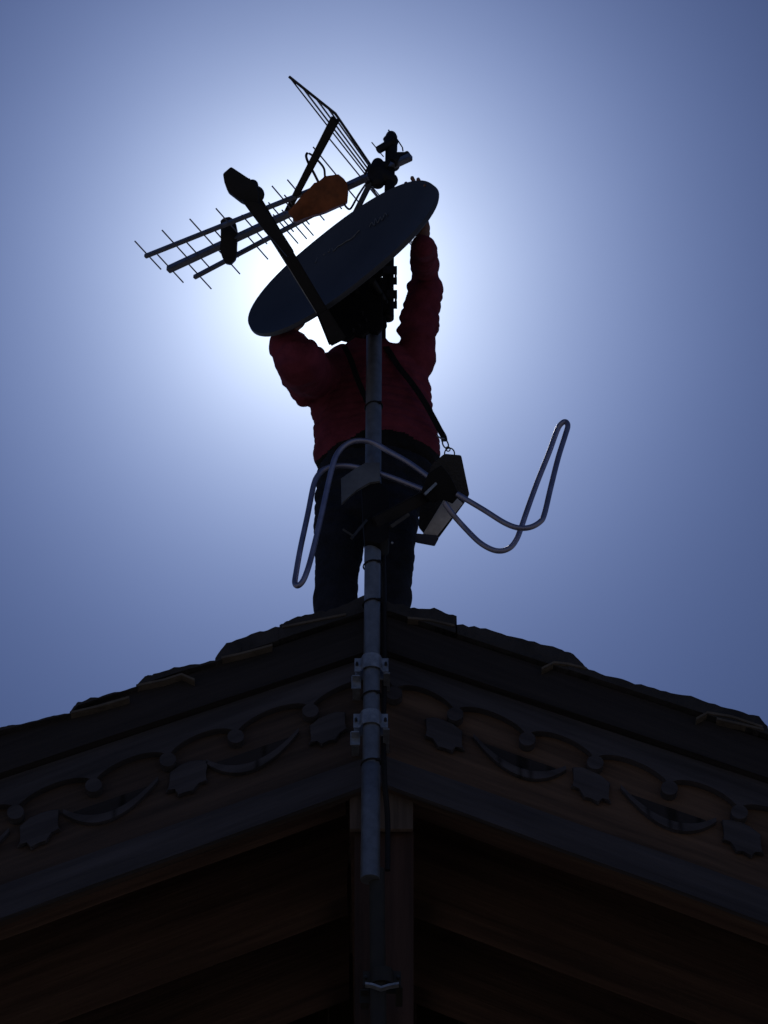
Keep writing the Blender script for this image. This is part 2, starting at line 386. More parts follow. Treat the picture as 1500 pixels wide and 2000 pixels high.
# roof: sheathing, rough slates in lapped courses, their front profile measured from the photo
DEPTH = 8.0
for sgn in (-1, 1):
    roof = board('roof', sgn, LA, LA, -0.02, DEPTH, M['soffit'], house, 0.0, -0.006, -0.10)
    roof['label'] = 'left roof slope' if sgn < 0 else 'right roof slope'
    Yf = -0.085
    if sgn < 0:
        courses = [([(745, 1157), (709, 1163), (650, 1190), (610, 1197), (567, 1209), (546, 1219)], 0),
                   ([(700, 1197), (650, 1204), (600, 1213), (545, 1223), (500, 1235), (442, 1255), (420, 1286)], 0),
                   ([(470, 1265), (420, 1290), (360, 1301), (300, 1316), (283, 1321), (266, 1336)], 0),
                   ([(310, 1322), (268, 1338), (200, 1358), (152, 1370), (136, 1389)], 0),
                   ([(170, 1384), (133, 1392), (90, 1402), (40, 1414), (-10, 1424), (-28, 1440)], 0)]
    else:
        courses = [([(730, 1158), (760, 1176), (801, 1186), (848, 1190), (892, 1204), (890, 1216)], 0),
                   ([(850, 1206), (893, 1217), (960, 1230), (1020, 1246), (1092, 1264), (1126, 1281), (1150, 1306)], 0),
                   ([(1110, 1294), (1150, 1308), (1215, 1327), (1290, 1347), (1350, 1362), (1420, 1383), (1483, 1400), (1500, 1421)], 0),
                   ([(1460, 1408), (1500, 1424), (1560, 1443), (1640, 1465), (1656, 1482)], 0)]
    profs = []
    for tops, _ in courses:
        top = [P(x, y, Yf) for x, y in tops]
        n = len(top); pr = []
        bot = [Vector((p.x, p.y, min(lz(LA, p.x) + 0.001, p.z - 0.006))) for p in top]
        profs.append((top, bot))
    uend = abs(profs[-1][0][-1].x - AX)
    while uend < EAVE + 0.1:                                       # further courses down to the eave
        a = uend - 0.06; b = uend + 0.32
        top = []
        for k in range(5):
            u = a + (b - a) * k / 4; x = AX + sgn * u
            top.append(Vector((x, Yf, lz(LA, x) + 0.012 + 0.03 * k / 4)))
        bot = [Vector((p.x, p.y, lz(LA, p.x) + 0.001)) for p in top]
        profs.append((top, bot)); uend = b
    bm = bmesh.new()
    y = Yf; first = True
    while y < DEPTH:
        wdt = random.uniform(0.22, 0.36)
        for ci, (top, bot) in enumerate(profs):
            jz = 0 if first else random.uniform(-0.006, 0.004); jx = 0 if first else sgn * random.uniform(-0.05, 0.01)
            yy = y + 0.004 * (ci % 2) + (0 if first else random.uniform(-0.003, 0.0))
            # subdivide the profile so that the top edge is chipped
            T = []; B = []
            for k in range(len(top) - 1):
                for j in range(6):
                    t = j / 6; T.append(top[k].lerp(top[k + 1], t)); B.append(bot[k].lerp(bot[k + 1], t))
            T.append(top[-1]); B.append(bot[-1])
            for k, p in enumerate(T):
                c = 0.0070 * noise.noise(Vector((p.x * 55, y * 7, ci * 3.1))) + 0.0045 * noise.noise(Vector((p.x * 160, y * 7, ci)))
                T[k] = Vector((p.x + jx, yy, max(p.z + c + jz, B[k].z + 0.003)))
                B[k] = Vector((B[k].x + jx, yy, B[k].z))
            nn = len(T)
            fa = [[bm.verts.new(q) for q in S] for S in (T, B)]
            fb = [[bm.verts.new(q + Vector((0, wdt - 0.012 - 0.003 * (ci % 2), 0))) for q in S] for S in (T, B)]
            for k in range(nn - 1):
                bm.faces.new((fa[0][k], fa[0][k + 1], fa[1][k + 1], fa[1][k]))
                bm.faces.new((fb[0][k + 1], fb[0][k], fb[1][k], fb[1][k + 1]))
                bm.faces.new((fa[0][k], fb[0][k], fb[0][k + 1], fa[0][k + 1]))
                bm.faces.new((fa[1][k + 1], fb[1][k + 1], fb[1][k], fa[1][k]))
            bm.faces.new((fa[0][0], fa[1][0], fb[1][0], fb[0][0])); bm.faces.new((fa[0][-1], fb[0][-1], fb[1][-1], fa[1][-1]))
        y += wdt; first = False
    link('slates', bm_mesh(bm, 'slates'), M['slate'], roof, 30)
    laths = [[(551, 1224), (600, 1214), (640, 1206), (676, 1199)], [(432, 1284), (470, 1276), (532, 1259)], [(268, 1338), (320, 1327), (354, 1316), (380, 1327)], [(138, 1391), (190, 1379), (252, 1361)]] if sgn < 0 else \
            [[(796, 1206), (840, 1210), (888, 1221)], [(1058, 1305), (1082, 1293), (1110, 1296), (1146, 1305)], [(1360, 1403), (1382, 1391), (1430, 1399), (1490, 1419)], [(1400, 1403), (1440, 1412), (1492, 1424)]]
    for L in laths:
        bm = bmesh.new(); pts = [P(x, y, -0.090) for x, y in L]
        th = Vector((0, 0, 0.004))
        for a, b in zip(pts, pts[1:]): add_prism(bm, [a - th, b - th, b + th, a + th], Vector((0, 0.03, 0)))
        link('lath', bm_mesh(bm, 'lath'), M['pale_lath'], roof)
# rafters, purlin ends and soffit boards behind the bargeboards
def offL(L, d): return (L[0] + d, L[1])
for sgn in (-1, 1):
    for (y0, y1, dz) in ((0.05, 0.15, 0.035), (0.62, 0.74, 0.03), (1.18, 1.30, 0.03)):
        board('rafter', sgn, offL(LA, -0.11), offL(LE, dz), y0, y1, M['rafter'], house, 0.10)
    # soffit boards run along the slope, each with its own edge shadow
    bm = bmesh.new(); y = 0.155
    while y < 1.78:
        wd = 0.15
        for (a, b) in ((0.05, 1.15), (1.155, 2.2), (2.205, EAVE)):
            q = [Vector((AX + sgn * u, y, LA[0] - LA[1] * u - 0.125)) for u in (a, b)]
            add_prism(bm, [q[0], q[1], q[1] + Vector((0, 0, 0.014)), q[0] + Vector((0, 0, 0.014))], Vector((0, wd - 0.006, 0)))
        y += wd
    link('soffit_boards', bm_mesh(bm, 'soffit_boards'), M['soffit'], house, 20)
# gable wall
bm = bmesh.new(); x = AX - 2.9
while x < AX + 2.9:
    x1 = min(x + 0.16, AX + 2.9)
    zt = [lz(LA, q) - 0.13 for q in (x, x1)]
    add_prism(bm, [Vector((x, 1.8, 0)), Vector((x1 - 0.008, 1.8, 0)), Vector((x1 - 0.008, 1.8, zt[1])), Vector((x, 1.8, zt[0]))], Vector((0, 0.05 , 0)))
    x = x1
link('gable_wall', bm_mesh(bm, 'gable_wall'), M['wall'], house)
bm = bmesh.new()
for sx in (-1, 1):
    add_box(bm, (AX + sx * 2.87, 4.9, 2.6), (0.1, 6.1, 5.2))
add_box(bm, (AX, 7.95, 2.6), (5.6, 0.1, 5.2))
link('side_wall', bm_mesh(bm, 'side_wall'), M['wall'], house)
# ridge beam with a pale cut end, king post below it
def pbox(name, x0, x1, yt, yb, y0, y1, m, parent, bev=0.006):
    return prism(name, [(x0, yt), (x1, yt), (x1, yb), (x0, yb)], y0, y1, m, parent, bev)
rb = pbox('ridge_beam', 684, 806, 1500, 1618, 0.045, 1.8, M['post'], house)
pbox('beam_end', 683, 807, 1532, 1619, 0.025, 0.0435, M['beam_end'], rb, 0.004)
pbox('king_post', 692, 808, 1622, 2300, 0.06, 0.20, M['post'], house)

# ---------------------------------------------------------------- antenna mast
YP = -0.13
mb = P(723, 1716, YP)
mast = empty('antenna_mast', mb, 'tall galvanised pole clamped to the front of the gable with cable ties round it', 'mast')
def mp(py, Y=YP):      # pole axis
    x = 723.0 + (1716 - py) * (731.5 - 723.0) / (1716 - 560.0)
    return P(x, py, Y)
ppx = 1 / 580.0
tube('pole', [mp(1716), mp(1360), mp(1100), mp(1098), mp(900), mp(566)], [0.0262, 0.0262, 0.0262, 0.0272, 0.0272, 0.0272], M['zinc'], mast, 24)
bm = bmesh.new(); a = mp(1716)
tube('pole_sleeve', [mp(1718), mp(1600), mp(1497), mp(1496)], [0.0290, 0.0290, 0.0290, 0.0272], M['zinc'], mast, 24)
lo0 = P(736, 1700, YP + 0.02)
tube('lower_pipe', [lo0, P(739, 1990, YP + 0.02), P(742, 2250, YP + 0.02)], 0.0235, M['old_pipe'], mast, 20)
for py in (1360, 1492, 1105, 1180, 795):
    c = mp(py); bm = bmesh.new()
    pts = [c + Vector((math.cos(t) * 0.030, math.sin(t) * 0.030, 0.004 * math.cos(t))) for t in [2 * math.pi * k / 20 for k in range(20)]]
    add_tube(bm, pts, 0.0026, 6, closed=True)
    add_box(bm, c + Vector((0.022, -0.024, 0)), (0.010, 0.007, 0.008))
    link('cable_tie', bm_mesh(bm, 'cable_tie'), M['black'], mast, 40)
def wall_clamp(cx, py, wpx=62, hpx=24, Y=YP, m=M['bracket'], ctr=None):
    c = ctr or P(cx, py, Y)
    e = bmesh.new(); h = hpx * ppx / 0.8; hw = wpx * ppx / 2; r = 0.031
    # front strap: two ears and a half round bow over the pole
    prof = [(-hw, 0.0), (-r - 0.004, 0.0)] + [(-r * math.cos(t), -0.006 - r * 0.82 * math.sin(t)) for t in [math.pi * k / 10 for k in range(11)]] + [(r + 0.004, 0.0), (hw, 0.0)]
    pts = [Vector((c.x + x, c.y + yv, 0)) for x, yv in prof]
    for a, b in zip(pts, pts[1:]):
        n = Vector((0, -0.004, 0))
        add_prism(e, [Vector((a.x, a.y, c.z - h / 2)), Vector((b.x, b.y, c.z - h / 2)), Vector((b.x, b.y, c.z + h / 2)), Vector((a.x, a.y, c.z + h / 2))], n)
    o = link('clamp_strap', bm_mesh(e, 'clamp_strap'), m, mast)
    e = bmesh.new()
    for a, b in zip(pts, pts[1:]):
        pass
    # rear plate and the stand-off legs to the board
    add_box(e, (c.x, c.y + 0.034, c.z - 0.004), (2 * hw * 0.98, 0.006, h))
    add_box(e, (c.x - hw * 0.9, (c.y + 0.0) / 2, c.z - h * 0.75), (0.024, abs(c.y), 0.004))
    add_box(e, (c.x - hw * 0.9, c.y + 0.03, c.z - h * 0.85), (0.030, 0.004, h * 0.95))
    add_box(e, (c.x + hw * 0.9, (c.y + 0.0) / 2, c.z - h * 0.55), (0.020, abs(c.y), 0.004))
    link('clamp_bracket', bm_mesh(e, 'clamp_bracket'), m, mast)
    for s in (-1, 1):
        e = bmesh.new()
        x = c.x + s * (hw - 0.008)
        for dz in (0,):
            bmesh.ops.create_cone(e, cap_ends=True, segments=6, radius1=0.0052, radius2=0.0052, depth=0.012, matrix=Matrix.Translation((x, c.y - 0.008, c.z + dz)) @ Matrix.Rotation(R(90), 4, 'X'))
            bmesh.ops.create_cone(e, cap_ends=True, segments=8, radius1=0.003, radius2=0.003, depth=0.06, matrix=Matrix.Translation((x, c.y + 0.012, c.z + dz)) @ Matrix.Rotation(R(90), 4, 'X'))
        link('clamp_bolt', bm_mesh(e, 'clamp_bolt'), M['dark_steel'], mast)
wall_clamp(725.5, 1300)
wall_clamp(724, 1409)
wall_clamp(746, 1912, 64, 22, YP + 0.02, M['old_pipe'])
bm = bmesh.new()
pts = [P(x, y, YP - 0.032) for x, y in ((713, 1922), (728, 1924), (744, 1930), (760, 1925), (779, 1922))]
for a, b in zip(pts, pts[1:]): add_prism(bm, [a, b, b + Vector((0, 0, .007)), a + Vector((0, 0, .007))], Vector((0, 0.02, 0)))
link('clamp_lip', bm_mesh(bm, 'clamp_lip'), M['bracket'], mast)
# coax bundle running down behind the pole
tube('coax_cable', [P(742, 985, -0.10), P(748, 1080, -0.095), P(750, 1190, -0.09), P(751, 1300, -0.062), P(749, 1420, -0.05), P(751, 1520, -0.045), P(757, 1600, -0.01), P(757, 1700, -0.0)], 0.0085, M['black'], mast, 10, 8)
# mast extension: thinner tube clamped beside the top of the pole
YE = -0.135
tube('mast_extension', [P(758, 622, YE), P(758, 560, YE), P(762, 300, YE), P(763, 288, YE)], [0.021, 0.0205, 0.0185, 0.0185], M['cast'], mast, 20)
bm = bmesh.new()
bmesh.ops.create_icosphere(bm, subdivisions=3, radius=0.0212, matrix=Matrix.Translation(P(758, 617, YE)))
link('end_cap', bm_mesh(bm, 'end_cap'), M['black'], mast, 180)
for py in (538, 585):
    bm = bmesh.new(); c = P(752, py, YE)
    add_box(bm, c + Vector((0.004, -0.026, 0)), (0.078, 0.008, 0.036)); add_box(bm, c + Vector((0.004, 0.028, 0)), (0.078, 0.008, 0.030))
    for s in (-1, 1):
        bmesh.ops.create_cone(bm, cap_ends=True, segments=8, radius1=0.004, radius2=0.004, depth=0.075, matrix=Matrix.Translation(c + Vector((0.004 + s * 0.034 , 0, 0))) @ Matrix.Rotation(R(90), 4, 'X'))
    link('joining_clamp', bm_mesh(bm, 'joining_clamp'), M['dark_steel'], mast, 30)

# ---------------------------------------------------------------- satellite dish
C0 = P(667, 501, -0.34)
th = R(38.9)
MAJ = (RGT * math.cos(th) + UPV * math.sin(th)).normalized()
PERP = (RGT * math.sin(th) - UPV * math.cos(th)).normalized()      # down-right in the picture
TOW = -FWD
depth0 = (C0 - CAM).dot(FWD)
A_MAJ = 226.0 * depth0 / FPX / 1.02; A_MIN = A_MAJ * 1.04
cosn = 0.325; sinn = math.sqrt(1 - cosn * cosn)
NRM = (-PERP) * sinn + TOW * cosn
MIN = PERP * cosn + TOW * sinn
dish = empty('satellite_dish', C0, 'big dark oval satellite dish tilted over the man, faint script across its face', 'satellite dish')
def dpt(u, v, h=0.0):
    "dish coordinates: u along the long axis seen in the picture, v the other, h towards the feed"
    return C0 + MAJ * (u * A_MAJ) + MIN * (v * A_MIN) + NRM * h
DEP = 0.075
bm = bmesh.new(); NR, NA = 14, 72
def blunt(t, n=2.3): return (abs(math.cos(t)) ** n + abs(math.sin(t)) ** n) ** (-1 / n)
def ringv(r, h):
    o = []
    for k in range(NA):
        t = 2 * math.pi * k / NA; q = r * (1 + (blunt(t) - 1) * min(1, r))
        o.append(bm.verts.new(dpt(q * math.cos(t), q * math.sin(t), h)))
    return o
rings = []
for i in range(1, NR + 1):
    r = i / NR; rings.append(ringv(r, -DEP * (1 - r * r)))
rings.append(ringv(1.018, 0.004)); rings.append(ringv(1.026, -0.008)); rings.append(ringv(1.012, -0.014))
for i in range(NR, 0, -1):
    r = i / NR; rings.append(ringv(r * 0.995, -DEP * (1 - r * r) - 0.008))
for a, b in zip(rings, rings[1:]):
    for k in range(NA): bm.faces.new((a[k], a[(k + 1) % NA], b[(k + 1) % NA], b[k]))
c1 = bm.verts.new(dpt(0, 0, -DEP)); c2 = bm.verts.new(dpt(0, 0, -DEP - 0.008))
for k in range(NA):
    bm.faces.new((c1, rings[0][(k + 1) % NA], rings[0][k])); bm.faces.new((c2, rings[-1][k], rings[-1][(k + 1) % NA]))
refl = link('reflector', bm_mesh(bm, 'reflector'), M['dish'], dish, 60)
# faint script stroke across the face
def face_h(u, v): return -DEP * (1 - (u * u + v * v))
def face_at(px, py):
    d = ray(px, py)
    t = (C0 - CAM).dot(NRM) / d.dot(NRM)
    for _ in range(25):
        p = CAM + d * t; q = p - C0
        u = q.dot(MAJ) / A_MAJ; v = q.dot(MIN) / A_MIN
        t += ((face_h(u, v) - q.dot(NRM)) / d.dot(NRM)) * 0.9
    return CAM + d * t + NRM * 0.0028
sc = [(617, 514), (622, 503), (630, 495), (634, 499), (640, 487), (643, 494), (648, 483), (652, 491), (660, 483), (668, 479), (676, 473), (686, 468), (693, 462), (697, 457), (703, 451)]
bm = bmesh.new(); add_tube(bm, spline([face_at(*q) for q in sc], 5), 0.0022, 6)
sc = [(722, 445), (727, 436), (732, 441), (734, 428), (739, 436), (744, 425), (747, 431), (753, 418), (757, 422)]
add_tube(bm, spline([face_at(*q) for q in sc], 5), 0.0020, 6)
link('script_marking', bm_mesh(bm, 'script_marking'), M['dish_mark'], refl, 60)
# feed arm and low noise block
LOW = dpt(-0.468, 0.884, 0.0)
FO = P(480, 364, LOW.y - 0.36)
arm_in = P(660, 668, LOW.y + 0.05); arm_rim = P(628, 606, LOW.y - 0.035)
adir = (FO - arm_rim).normalized()
sidev = FWD.cross(adir).normalized()
bar('feed_arm', arm_rim - adir * 0.035, FO + adir * 0.02, 0.037, 0.034, M['black'], dish, sidev, 0.004, 0.050)
bar('arm_root', arm_in, arm_rim, 0.062, 0.05, M['black'], dish, sidev, 0.006, 0.040)
bar('arm_seam', P(574, 504, 0) * 0 + (FO.lerp(arm_rim, 0.45)) + sidev * -0.020 + TOW * 0.012, arm_rim + sidev * -0.0195 + TOW * 0.012, 0.003, 0.004, M['bracket'], dish, sidev, 0)
prism('lnb_holder', [(492, 396), (507, 394), (556, 462), (574, 490), (560, 500), (538, 474), (516, 450), (492, 418), (470, 388)], FO.y - 0.030, FO.y + 0.022, M['black'], dish, 0.004, tilt=True)
lnb = prism('lnb', [(435, 339), (451, 325), (487, 349), (497, 358), (505, 374), (506, 396), (493, 402), (470, 393), (444, 373), (438, 356)], FO.y - 0.045, FO.y + 0.035, M['black'], dish, 0.006, tilt=True)
bm = bmesh.new()
bmesh.ops.create_uvsphere(bm, u_segments=20, v_segments=12, radius=0.030, matrix=Matrix.Translation(P(499, 380, FO.y + 0.005)))
bmesh.ops.create_uvsphere(bm, u_segments=16, v_segments=10, radius=0.020, matrix=Matrix.Translation(P(493, 362, FO.y + 0.0)))
link('feed_cap', bm_mesh(bm, 'feed_cap'), M['black'], lnb, 60)
for q in ((474, 394), (500, 424)):
    pass
# cast bracket that ties dish and arm to the pole, with bolt holes left open
prism('mount_plate', [(632, 596), (668, 560), (700, 540), (747, 505), (748, 534), (741, 538), (741, 548), (748, 552), (747, 640), (738, 650), (722, 644), (708, 656), (694, 652), (680, 664), (664, 660), (655, 650), (640, 634), (634, 624)], YP - 0.075, YP - 0.06, M['cast'], dish, 0.002)
bm = bmesh.new()
back = dpt(0, 0, -DEP - 0.035)
for s in (-1, 1):
    q = P(735 + s * 22, 600, YP)
    add_tube(bm, [back + RGT * s * 0.04, q], 0.014, 10)
add_box(bm, P(732, 590, YP) + Vector((0, 0.0, 0)), (0.085, 0.085, 0.14)); add_box(bm, P(732, 640, YP), (0.078, 0.08, 0.03))
bmesh.ops.bevel(bm, geom=[e for e in bm.edges if e.calc_length() > 0.05][:24], offset=0.004, segments=1, affect='EDGES')
link('mount_clamp', bm_mesh(bm, 'mount_clamp'), M['black'], dish, 30)
for (x, y) in ((702, 637), (690, 645), (715, 626), (708, 612)):
    bm = bmesh.new()
    bmesh.ops.create_cone(bm, cap_ends=True, segments=6, radius1=0.005, radius2=0.004, depth=0.014, matrix=Matrix.Translation(P(x, y, YP - 0.080)) @ Matrix.Rotation(R(90), 4, 'X'))
    link('mount_bolt', bm_mesh(bm, 'mount_bolt'), M['dark_steel'], dish, 30)

# ---------------------------------------------------------------- television antenna (three booms, horizontal rods)
hub = P(762, 324, YE); Z0 = hub.z
ya = empty('television_antenna', hub, 'rod antenna with three booms, orange dipole box and a mesh reflector above the dish', 'antenna')
B = {}
for key, (a, b, r) in {'u': ((283, 501), (700, 334), 0.0085), 'm': ((328, 527), (803, 306), 0.0128), 'l': ((379, 542), (660, 398), 0.0085)}.items():
    pa, pb = PZ(*a, Z0 - 0.012), PZ(*b, Z0 - 0.012)
    if key == 'u': pb = PZ(622, 366, Z0 - 0.012)
    if key == 'l': pb = PZ(612, 419, Z0 - 0.012)
    B[key] = (pa, pb)
    bar('boom', pa, pb, r * 2, r * 2, M['alu'], ya, Vector((0, 0, 1)), 0.003)
def on(key, px):
    a, b = B[key]; lo, hi = 0.0, 1.0
    for _ in range(30):
        m = (lo + hi) / 2; p = a.lerp(b, m); q = p - CAM
        x = 750 + FPX * q.x / q.dot(FWD)
        if x < px: lo = m
        else: hi = m
    return a.lerp(b, lo)
rd = (PZ(313, 528, Z0) - PZ(262, 473, Z0)); rd.z = 0; rodl = rd.length; rd.normalize()
def rod(key, px, half=None, r=0.0028, m='alu'):
    c = on(key, px); h = half or rodl / 2
    o = tube('rod', [c - rd * h * (1.25 if h > 0.15 else 1), c + rd * h * (0.8 if h > 0.15 else 1)], r, M[m], ya, 8)
    return o
for px in (289, 342, 396, 447, 502, 556, 586): rod('u', px)
for px in (333, 388, 441, 497, 549, 580): rod('m', px)
for px in (388, 444, 499, 558, 575, 588): rod('l', px)
for px, h in ((606, 0.10), (628, 0.07), (644, 0.085), (676, 0.185), (708, 0.215)): rod('m', px, h)
prism('boom_spacer', [(430, 431), (437, 425), (448, 423), (455, 427), (460, 435), (463, 449), (461, 462), (462, 478), (462, 497), (459, 507), (450, 516), (440, 514), (434, 503), (429, 487), (431, 468), (433, 448)],
      on('m', 445).y - 0.028, on('m', 445).y + 0.028, M['black'], ya, 0.004, tilt=True)
# orange dipole housing
yo = on('m', 640).y
hs = prism('dipole_housing', [(562, 412), (580, 396), (592, 378), (608, 366), (613, 357), (624, 355), (634, 344), (661, 340), (672, 349), (678, 358), (680, 371), (678, 393), (672, 398), (660, 402), (636, 413), (622, 418), (604, 421), (592, 427), (578, 433), (571, 430), (574, 424), (566, 420)],
      yo - 0.05, yo + 0.02, M['orange'], ya, 0.003, tilt=True)
prism('housing_lid', [(586, 400), (600, 386), (620, 372), (640, 356), (662, 352), (668, 366), (664, 384), (640, 398), (612, 406), (594, 412)], yo - 0.054, yo - 0.049, M['orange'], hs, 0.002, tilt=True)
prism('cable_gland', [(624, 358), (633, 344), (642, 343), (650, 356), (640, 366)], yo - 0.060, yo - 0.048, M['cast'], hs, 0.003, tilt=True)
# strut
strut_top = P(655, 232, -0.42); st_low = on('m', 560) + Vector((0, 0, 0.012))
bar('strut', st_low, strut_top, 0.022, 0.014, M['black'], ya, FWD.cross(strut_top - st_low), 0.003, 0.034)
# mesh reflector: upper wing, nearly edge-on
q1 = PZ(565, 150, strut_top.z + 0.02); q2 = PZ(655, 222, strut_top.z + 0.03); q3 = P(722, 320, YE + 0.02); q4 = P(713, 340, YE - 0.0)
q5 = P(655, 262, -0.36)
bm = bmesh.new()
def line(a, b, r): add_tube(bm, [a, b], r, 8)
line(q1, q2, 0.0052); line(q2, q3, 0.0052); line(q1, q4, 0.0028); line(q3, q4, 0.0045)
link('reflector_frame', bm_mesh(bm, 'reflector_frame'), M['dark_steel'], ya, 60)
bm = bmesh.new()
for t in (0.25, 0.55, 0.82):
    a = q1.lerp(q2, 0.04 + 0.96 * t); b = q4.lerp(q3, t); line(a, b, 0.0034)
for t in (0.5,):
    a = q1.lerp(q4, t); top = q1.lerp(q2, t / 0.45) if t < 0.45 else q2.lerp(q3, (t - 0.45) / 0.55)
    line(a, top, 0.0028)
link('reflector_mesh', bm_mesh(bm, 'reflector_mesh'), M['alu'], ya, 60)
# lower wing, mostly behind the dish
bm = bmesh.new()
w1 = q4 + Vector((0, 0, -0.02)); 
for k in range(6):
    o_ = Vector((0.02 * k, 0.012 * k, -0.034 * k)); line(w1 + o_, w1 + o_ + rd * 0.26, 0.0022)
line(w1 + rd * 0.02, w1 + Vector((0.1, 0.06, -0.17)) + rd * 0.02, 0.004)
link('lower_reflector', bm_mesh(bm, 'lower_reflector'), M['alu'], ya, 60)
bar('stay', P(724, 356, YE), P(690, 424, YE + 0.06), 0.020, 0.014, M['dark_steel'], ya, RGT, 0.003)
# mast clamp of the antenna: lumpy cast block with u-bolt and wing nuts
cl = blob('mast_clamp', chain([P(738, 320, YE), P(736, 338, YE), P(738, 356, YE)], [0.023, 0.036, 0.026], 0.012) + chain([P(742, 340, YE), P(764, 352, YE)], [0.03, 0.026], 0.012) + chain([P(745, 330, YE), P(768, 322, YE), P(764, 300, YE)], [0.022, 0.026, 0.022], 0.012)
     + chain([P(764, 292, YE), P(763, 276, YE), P(764, 266, YE)], [0.024, 0.026, 0.021], 0.008) + [(P(771, 268, YE), (.011,) * 3), (P(754, 272, YE), (.012,) * 3), (P(774, 278, YE), (.009,) * 3)] + chain([P(768, 306, YE), P(790, 303, YE - .01)], [0.018, 0.013], 0.01), M['black'], ya, 0.004, 2)
tube('stub_arm', [P(739, 293, YE - 0.02), P(768, 276, YE - 0.02)], [0.0155, 0.0165], M['black'], ya, 12)
tube('clamp_rod', [P(726, 278, YE - 0.02), P(749, 306, YE - 0.01)], 0.0022, M['dark_steel'], ya, 8)
tube('clamp_rod', [P(773, 268, YE - 0.02), P(786, 288, YE - 0.02), P(787, 295, YE - 0.02)], 0.0026, M['dark_steel'], ya, 8)
tube('clamp_rod', [P(759, 254, YE), P(763, 264, YE)], 0.003, M['dark_steel'], ya, 8)
tube('boom_end', [P(768, 318, YE - 0.03), P(798, 303, YE - 0.03)], 0.0175, M['black'], ya, 14)
# loose coax of the antenna
cb = tube('antenna_cable', [P(604, 300, yo - 0.04), P(612, 305, yo - 0.05), P(625, 318, yo - 0.05), P(633, 330, yo - 0.04), P(635, 346, yo - 0.02), P(640, 360, yo)], 0.0042, M['black'], None, 10, 8)
cb['label'] = 'short black cable looping from the strut into the orange antenna box'; cb['category'] = 'cable'
cb = tube('antenna_cable', [P(600, 299, yo - 0.03), P(598, 306, yo - 0.03), P(604, 322, yo - 0.03), P(613, 338, yo - 0.02), P(622, 356, yo)], 0.0050, M['black'], None, 10, 8)
cb['label'] = 'thicker black cable hanging left of the other into the orange antenna box'; cb['category'] = 'cable'
cb = tube('antenna_cable', [P(672, 396, yo), P(676, 404, yo - .02), P(684, 408, yo - .02), P(694, 392, yo - .02), P(702, 378, yo), P(716, 358, YE), P(728, 350, YE)], 0.0040, M['black'], None, 10, 8)
cb['label'] = 'black cable between the orange antenna box and the mast clamp above the dish edge'; cb['category'] = 'cable'
cb = tube('antenna_cable', [P(678, 376, yo), P(686, 386, yo - .01), P(690, 398, yo), P(680, 410, yo), P(690, 418, yo + .02)], 0.0032, M['black'], cb, 10, 8) if False else cb

# ---------------------------------------------------------------- bent tube radio antenna
YF = -0.215
fm = empty('radio_antenna', P(745, 960, YP), 'bent loop of bright tube curling out on both sides of the pole at waist height', 'antenna')
loopL = [(846, 938, 0), (800, 905, 0), (760, 882, 0), (732, 866, 0), (712, 861, 0), (690, 862, 0), (672, 871, 0), (659, 886, 0), (651, 905, 0), (640, 950, .01), (627, 1010, .02), (610, 1080, .03), (601, 1112, .03), (592, 1134, .035), (582, 1144, .04), (576, 1138, .045), (579, 1115, .05), (587, 1070, .05), (601, 1005, .05), (612, 950, .05), (620, 930, .05), (633, 917, .05), (650, 911, .05), (680, 910, .05), (715, 917, .05), (760, 931, .05), (805, 948, .05), (840, 962, .04)]
tube('loop_tube', [P(x, y, YF + d) for x, y, d in loopL], 0.0094, M['tube'], fm, 14, 6)
loopR = [(893, 965, 0), (908, 974, 0), (945, 996, 0), (985, 1021, 0), (1012, 1031, 0), (1035, 1030, 0), (1054, 1020, 0), (1063, 1005, 0), (1075, 955, 0), (1090, 895, .01), (1104, 850, .015), (1109, 832, .015), (1105, 824, .02), (1097, 827, .02), (1088, 841, .03), (1072, 885, .04), (1050, 940, .05), (1030, 995, .05), (1016, 1036, .05), (1008, 1055, .05), (997, 1069, .05), (980, 1076, .05), (960, 1073, .05), (935, 1058, .05), (905, 1028, .05), (884, 1004, .03), (868, 982, .01)]
tube('loop_tube', [P(x, y, YF + d) for x, y, d in loopR], 0.0092, M['tube'], fm, 14, 6)
prism('centre_insulator', [(836, 925), (862, 908), (880, 930), (898, 968), (884, 984), (862, 972), (846, 984), (822, 962)], YF - 0.012, YF + 0.05, M['cast'], fm, 0.004, tilt=True)
bar('feed_pin', P(829, 966, YF - 0.02), P(852, 944, YF - 0.02), 0.009, 0.009, M['bracket'], fm, FWD, 0.001)
bar('feed_pin', P(858, 936, YF - 0.02), P(870, 924, YF - 0.02), 0.006, 0.006, M['bracket'], fm, FWD, 0.001)
bar('cross_arm', P(728, 1022, YF + 0.04), P(852, 958, YF + 0.045), 0.040, 0.034, M['black'], fm, FWD.cross(RGT), 0.004)
prism('clamp_plate', [(666, 934), (694, 915), (714, 903), (742, 903), (742, 940), (722, 941), (696, 956), (667, 984)], YP - 0.055, YP - 0.045, M['plate'], fm, 0.002)
prism('clamp_block', [(706, 941), (742, 941), (760, 960), (760, 1050), (742, 1062), (712, 1055), (708, 1000)], YP - 0.045, YP + 0.04, M['cast'], fm, 0.005)
bar('clamp_bolt', P(686, 1052, YP - 0.06), P(716, 1016, YP - 0.05), 0.009, 0.009, M['dark_steel'], fm, FWD, 0.001)
bar('clamp_bolt', P(670, 1034, YP - 0.06), P(692, 1048, YP - 0.06), 0.011, 0.007, M['dark_steel'], fm, FWD, 0.001)
bar('clamp_bolt', P(762, 1030, YP - 0.06), P(798, 1005, YP - 0.07), 0.026, 0.012, M['dark_steel'], fm, FWD, 0.002)
bm = bmesh.new(); bmesh.ops.create_uvsphere(bm, u_segments=10, v_segments=8, radius=0.004, matrix=Matrix.Translation(P(766, 1060, YP - 0.07)))
